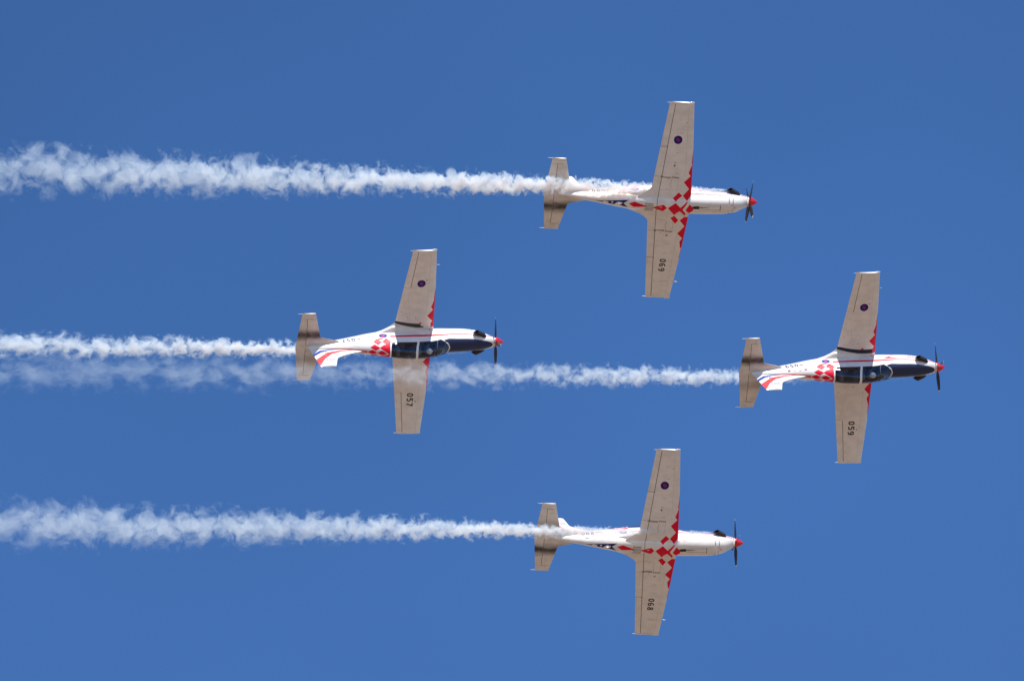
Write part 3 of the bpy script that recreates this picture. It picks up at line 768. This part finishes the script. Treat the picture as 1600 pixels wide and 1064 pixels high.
# ------------------------------------------------------------------ pilot: one skinned body, seated, hands on stick and throttle
def make_pilot(mw, label, lean):
    me = bpy.data.meshes.new('person'); bm = bmesh.new()
    J = {}
    def v(n, x, y, z): J[n] = bm.verts.new((x, y, z))
    sx = -.60
    v('pel', sx + .10, 0, .62); v('wai', sx + .09, 0, .76); v('che', sx + .10, 0, .96); v('nck', sx + .12, 0, 1.13); v('hed', sx + .15, lean, 1.23); v('top', sx + .16, lean, 1.33)
    E = [('pel', 'wai'), ('wai', 'che'), ('che', 'nck'), ('nck', 'hed'), ('hed', 'top')]
    R = {'pel': .15, 'wai': .14, 'che': .155, 'nck': .062, 'hed': .085, 'top': .08}
    for s, n in ((1, 'l'), (-1, 'r')):
        v(n + 'sh', sx + .11, s * .18, 1.04); v(n + 'el', sx + .22, s * .25, .82); v(n + 'wr', sx + .46, s * .20, .86 if s > 0 else .80); v(n + 'pa', sx + .53, s * .185, .87 if s > 0 else .81)
        v(n + 'hp', sx + .14, s * .09, .60); v(n + 'kn', sx + .56, s * .13, .66); v(n + 'an', sx + .88, s * .11, .38); v(n + 'to', sx + 1.02, s * .11, .38)
        E += [('che', n + 'sh'), (n + 'sh', n + 'el'), (n + 'el', n + 'wr'), (n + 'wr', n + 'pa'), ('pel', n + 'hp'), (n + 'hp', n + 'kn'), (n + 'kn', n + 'an'), (n + 'an', n + 'to')]
        R.update({n + 'sh': .075, n + 'el': .052, n + 'wr': .034, n + 'pa': .036, n + 'hp': .10, n + 'kn': .075, n + 'an': .05, n + 'to': .04})
        for k in range(4):                              # four fingers and a thumb, curled
            y0 = s * (.185 + (k - 1.5) * .020); z0 = (.87 if s > 0 else .81); ln = (.030, .036, .034, .026)[k]
            v('%sf%da' % (n, k), sx + .565, y0, z0 + .004); v('%sf%db' % (n, k), sx + .565 + ln, y0, z0 - .012); v('%sf%dc' % (n, k), sx + .560 + ln * .8, y0, z0 - .042)
            E += [(n + 'pa', '%sf%da' % (n, k)), ('%sf%da' % (n, k), '%sf%db' % (n, k)), ('%sf%db' % (n, k), '%sf%dc' % (n, k))]
            R.update({'%sf%da' % (n, k): .010, '%sf%db' % (n, k): .009, '%sf%dc' % (n, k): .008})
        v(n + 'ta', sx + .545, s * .145, (.87 if s > 0 else .81) - .01); v(n + 'tb', sx + .575, s * .130, (.87 if s > 0 else .81) - .03)
        E += [(n + 'pa', n + 'ta'), (n + 'ta', n + 'tb')]; R.update({n + 'ta': .011, n + 'tb': .009})
    names = list(J)
    for a, b in E: bm.edges.new((J[a], J[b]))
    bm.verts.index_update(); bm.to_mesh(me); bm.free()
    o = link('person', me); o.matrix_world = mw
    me.materials.append(M['suit'])
    sk = o.modifiers.new('skin', 'SKIN'); sk.use_smooth_shade = True
    for i, n in enumerate(names):
        me.skin_vertices[0].data[i].radius = (R[n], R[n]); me.skin_vertices[0].data[i].use_root = (n == 'pel')
    sb = o.modifiers.new('sub', 'SUBSURF'); sb.levels = 1; sb.render_levels = 2
    hx_, hy, hz = sx + .165, lean, 1.275
    def ell(rx, ry, rz, cx, cy, cz, seg=18, rings=12, cut=None):
        V, F = [], []
        for i in range(rings + 1):
            ph = pi * i / rings
            for k in range(seg):
                th_ = 2 * pi * k / seg; V.append(Vector((cx + rx * sin(ph) * cos(th_), cy + ry * sin(ph) * sin(th_), cz + rz * cos(ph))))
        for i in range(rings):
            for k in range(seg):
                f = (i * seg + k, i * seg + (k + 1) % seg, (i + 1) * seg + (k + 1) % seg, (i + 1) * seg + k)
                c = sum((V[q] for q in f), Vector()) / 4
                if cut and cut(c): continue
                F.append(f)
        return V, F, [None] * len(F)
    build('helmet', [ell(.160, .140, .160, hx_ - .01, hy, hz + .035, cut=lambda c: c.x > hx_ + .085 and c.z < hz + .06)], o, 'helmet')
    build('visor', [ell(.150, .118, .07, hx_ - .005, hy, hz + .055, cut=lambda c: c.x < hx_ + .085)], o, 'visor')
    build('face', [ell(.105, .085, .125, hx_ + .015, hy, hz - .005), tube([(hx_ + .11, hy, hz + .0), (hx_ + .135, hy, hz - .03), (hx_ + .11, hy, hz - .045)], [.010, .016, .010], 8)], o, 'skin')
    build('oxygen_mask', [tube([(hx_ + .09, hy, hz - .03), (hx_ + .15, hy, hz - .065), (hx_ + .145, hy, hz - .10)], [.05, .042, .025], 12)], o, 'seat')
    for q in o.children: q.matrix_world = mw
    tag(o, label, 'person', 'pilots in the front cockpits')
    return o

# ------------------------------------------------------------------ the four aircraft: pose in camera axes (right, up, toward viewer)
POSE = {
 '069': ([[.984, -.1119, -.1384], [-.0413, -.8998, .4343], [-.1731, -.4216, -.8901]], (8.318, 6.459, -535.911), 12, 'f69',
         'white and red propeller aircraft seen from below, 069 under its wing, highest of the four'),
 '068': ([[.9877, -.0998, -.1206], [-.0341, -.8892, .4562], [-.1527, -.4464, -.8817]], (7.917, -9.889, -549.721), 45, 'f68',
         'white and red propeller aircraft seen from below, 068 under its wing, lowest of the four'),
 '059': ([[.9723, .0778, .2203], [.0253, .9023, -.4305], [-.2323, .4241, .8753]], (17.446, -1.182, -547.040), -39, 'f59',
         'leading propeller aircraft showing its canopy, 059 on the wing and small badges on its side'),
 '057': ([[.9763, .0862, .1987], [.0236, .8695, -.4933], [-.2153, .4863, .8469]], (-3.802, .076, -548.636), -22, 'f57',
         'rearmost propeller aircraft showing its canopy, 057 on the wing, smoke drifting across it'),
}
ACM = {}
for num, (mr, org, pa, ac, label) in POSE.items():
    m3 = Matrix(mr)
    f = Vector(m3.col[0]).normalized(); l = Vector(m3.col[1]); l = (l - f * l.dot(f)).normalized(); u = f.cross(l)
    m3 = Matrix((f, l, u)).transposed()
    mw = Matrix.Translation(CAM) @ (CB @ m3).to_4x4(); mw.translation = CAM + CB @ Vector(org)
    ACM[num] = mw
    root = link('aerobatic_aircraft', None); root.empty_display_size = 1; root.matrix_world = mw
    tag(root, label, 'aircraft', 'aircraft of the display formation')
    make_fuselage(root, num, ac)
    for s in (1, -1): make_wing(root, s, num, num == '057')
    for s in (1, -1): make_tail(root, s)
    make_fin(root, num == '059')
    make_details(root)
    make_prop(root, pa)
make_pilot(ACM['059'], 'pilot in white helmet under the canopy of the leading aircraft numbered 059', .10)
make_pilot(ACM['057'], 'pilot in white helmet under the canopy of the rearmost aircraft numbered 057', .07)

# ------------------------------------------------------------------ smoke trails
def smoke_mat(name, k, p, dens, keys, seed, gap, L, fall):
    """Billowing smoke along local +X. Radius k*L^p+.1; density by age from keys; noise cells grow with the trail."""
    m = bpy.data.materials.new(name); m.use_nodes = True; t = m.node_tree
    t.nodes.remove(t.nodes['Principled BSDF']); out = t.nodes['Material Output']
    tc = N(t, 'ShaderNodeTexCoord'); sp = N(t, 'ShaderNodeSeparateXYZ'); t.links.new(tc.outputs['Object'], sp.inputs[0])
    x = mth(t, 'MAXIMUM', sp.outputs[0], 0.02)
    R = mth(t, 'MULTIPLY_ADD', mth(t, 'POWER', x, p), k, 0.06)
    X = mth(t, 'MULTIPLY', mth(t, 'LOGARITHM', mth(t, 'MULTIPLY_ADD', x, .16, 1.0), math.e), 38.0)
    iR = mth(t, 'DIVIDE', 1.0, R)
    y = mth(t, 'MULTIPLY', sp.outputs[1], iR); z = mth(t, 'MULTIPLY', sp.outputs[2], iR)
    cb = N(t, 'ShaderNodeCombineXYZ'); t.links.new(X, cb.inputs[0]); t.links.new(y, cb.inputs[1]); t.links.new(z, cb.inputs[2])
    # slow wander + churning warp
    n0 = N(t, 'ShaderNodeTexNoise', noise_dimensions='3D'); n0.inputs['Scale'].default_value = 0.62; n0.inputs['Detail'].default_value = 1.0
    of = N(t, 'ShaderNodeVectorMath', operation='ADD'); of.inputs[1].default_value = (seed, seed * .7, 3.1 * seed)
    t.links.new(cb.outputs[0], of.inputs[0]); t.links.new(of.outputs[0], n0.inputs['Vector'])
    s0 = N(t, 'ShaderNodeSeparateColor'); t.links.new(n0.outputs['Color'], s0.inputs[0])
    yy = mth(t, 'ADD', y, mth(t, 'MULTIPLY_ADD', s0.outputs[0], .9, -.45)); zz = mth(t, 'ADD', z, mth(t, 'MULTIPLY_ADD', s0.outputs[1], .9, -.45))
    r = mth(t, 'SQRT', mth(t, 'ADD', mth(t, 'MULTIPLY', yy, yy), mth(t, 'MULTIPLY', zz, zz)))
    sc = N(t, 'ShaderNodeVectorMath', operation='MULTIPLY_ADD'); sc.inputs[1].default_value = (.7, .7, .7)
    t.links.new(n0.outputs['Color'], sc.inputs[0]); t.links.new(of.outputs[0], sc.inputs[2])
    n1 = N(t, 'ShaderNodeTexNoise', noise_dimensions='3D'); n1.inputs['Scale'].default_value = 1.25; n1.inputs['Detail'].default_value = 6; n1.inputs['Roughness'].default_value = .66; n1.inputs['Distortion'].default_value = .35
    t.links.new(sc.outputs[0], n1.inputs['Vector'])
    e = mth(t, 'SUBTRACT', .78, r)
    amp = mth(t, 'MULTIPLY_ADD', mth(t, 'DIVIDE', x, L), 3.6, 3.9)
    e = mth(t, 'ADD', e, mth(t, 'MULTIPLY', mth(t, 'SUBTRACT', n1.outputs[0], .505), amp))
    # smooth shoulder
    fc = N(t, 'ShaderNodeFloatCurve'); cu = fc.mapping.curves[0]
    for i, (a, b) in enumerate(keys):
        if i < 2: cu.points[i].location = (a, b)
        else: cu.points.new(a, b)
    fc.mapping.update(); t.links.new(mth(t, 'DIVIDE', x, L), fc.inputs['Value'])
    soft = mth(t, 'DIVIDE', e, gap, None, True)
    edge = mth(t, 'SUBTRACT', 1.25, mth(t, 'MULTIPLY', r, .62), None, True)
    d = mth(t, 'MULTIPLY', mth(t, 'MULTIPLY', soft, edge), mth(t, 'MULTIPLY', fc.outputs[0], dens))
    d = mth(t, 'MULTIPLY', d, mth(t, 'MULTIPLY', sp.outputs[0], 3.0, None, True))
    sca = N(t, 'ShaderNodeVolumeScatter'); sca.inputs['Color'].default_value = (.75, .91, 1.0, 1); sca.inputs['Anisotropy'].default_value = 0.0
    t.links.new(d, sca.inputs['Density']); t.links.new(sca.outputs[0], out.inputs['Volume'])
    return m

FPX = 1600 * 400 / 36
def smoke(num, yend, xend, k, p, dens, keys, seed, gap, label, fall=.03):
    mr, org, *_ = POSE[num]; m3 = Matrix(mr); O = Vector(org)
    S = O + m3 @ Vector((1.84, -.69, .14))
    L0 = (1130 - xend) / 33.0 if num != '059' else (1431 - xend) / 32.5
    if num == '057': L0 = (741 - xend) / 32.4
    far = O + m3 @ Vector((1.84 - L0, -.69, .14 - fall * L0))
    dpt = far.z; Ev = Vector(((xend - 800) / FPX * -dpt, (532 - yend) / FPX * -dpt, dpt))
    a = CAM + CB @ S; b = CAM + CB @ Ev; L = (b - a).length
    xa = (b - a).normalized(); za = (CB @ Vector((0, 1, 0))); za = (za - xa * za.dot(xa)).normalized(); ya = za.cross(xa)
    V, F = [], []; n, seg = 110, 20
    for i in range(n + 1):
        x = L * (i / n) ** 1.3; R = (.06 + k * x ** p) * 1.52 + .02
        for q in range(seg):
            th = 2 * pi * q / seg
            rr = R * (1 + .10 * noise.noise(Vector((math.log(1 + .16 * x) * 14, cos(th) * 1.3 + seed, sin(th) * 1.3))))
            V.append(Vector((x, rr * cos(th), rr * sin(th))))
    for i in range(n):
        for q in range(seg): F.append((i * seg + q, i * seg + (q + 1) % seg, (i + 1) * seg + (q + 1) % seg, (i + 1) * seg + q))
    F.append(tuple(range(seg))); F.append(tuple(n * seg + q for q in range(seg)))
    me = bpy.data.meshes.new('smoke_trail'); me.from_pydata([v[:] for v in V], [], F); me.update()
    mt = smoke_mat('smoke_' + num, k, p, dens, keys, seed, gap, L, 0)
    me.materials.append(mt)
    o = link('smoke_trail', me); o.matrix_world = Matrix.Translation(a) @ Matrix((xa, ya, za)).transposed().to_4x4()
    dims = L / 3 + 1.4
    mt.cycles.volume_step_rate = 0.045 / (dims * 0.1)
    tag(o, label, 'smoke trail', 'smoke trails behind the aircraft')
    return o

smoke('069', 261, -130, .075, .72, 12.0, [(0, .9), (1, .045), (.08, .55), (.24, .55), (.4, .22), (.7, .085)], 3.3, .28, 'broad billowing white smoke trail streaming behind the aircraft numbered 069, topmost of the trails')
smoke('068', 817, -130, .036, .93, 11.0, [(0, .9), (1, .038), (.08, .55), (.24, .50), (.4, .19), (.7, .075)], 11.7, .28, 'broad white smoke trail streaming behind the aircraft numbered 068, lowest of the trails', .17)
smoke('057', 537, -130, .100, .50, 7.0, [(0, .3), (1, .32), (.2, .8), (.35, .9), (.6, .5)], 23.1, .35, 'narrow bright white smoke trail directly behind the rearmost aircraft numbered 057')
smoke('059', 578, -130, .100, .55, 4.2, [(0, .2), (1, .07), (.12, .6), (.18, .9), (.35, .42), (.55, .13), (.75, .085)], 37.9, .55, 'thin fading smoke trail from the leading aircraft 059, crossing the wing of aircraft 057')

# ------------------------------------------------------------------ ground: dry grass airfield, far below the frame, throws warm light up
me = bpy.data.meshes.new('ground'); bm = bmesh.new()
bmesh.ops.create_circle(bm, cap_ends=True, radius=30000, segments=96); bm.to_mesh(me); bm.free()
g = link('ground', me); tag(g, 'dry pale grass airfield under the formation', None, None, 'structure')
m, t, p = nodemat('dry_grass')
tc = N(t, 'ShaderNodeTexCoord'); n1 = N(t, 'ShaderNodeTexNoise'); n1.inputs['Scale'].default_value = .012; n1.inputs['Detail'].default_value = 8
t.links.new(tc.outputs['Object'], n1.inputs['Vector'])
mx = N(t, 'ShaderNodeMix', data_type='RGBA'); t.links.new(n1.outputs[0], mx.inputs[0])
mx.inputs[6].default_value = (.27, .195, .14, 1); mx.inputs[7].default_value = (.23, .165, .118, 1)
t.links.new(mx.outputs[2], p.inputs['Base Color']); p.inputs['Roughness'].default_value = .95; p.inputs['Specular IOR Level'].default_value = 0
me.materials.append(m)
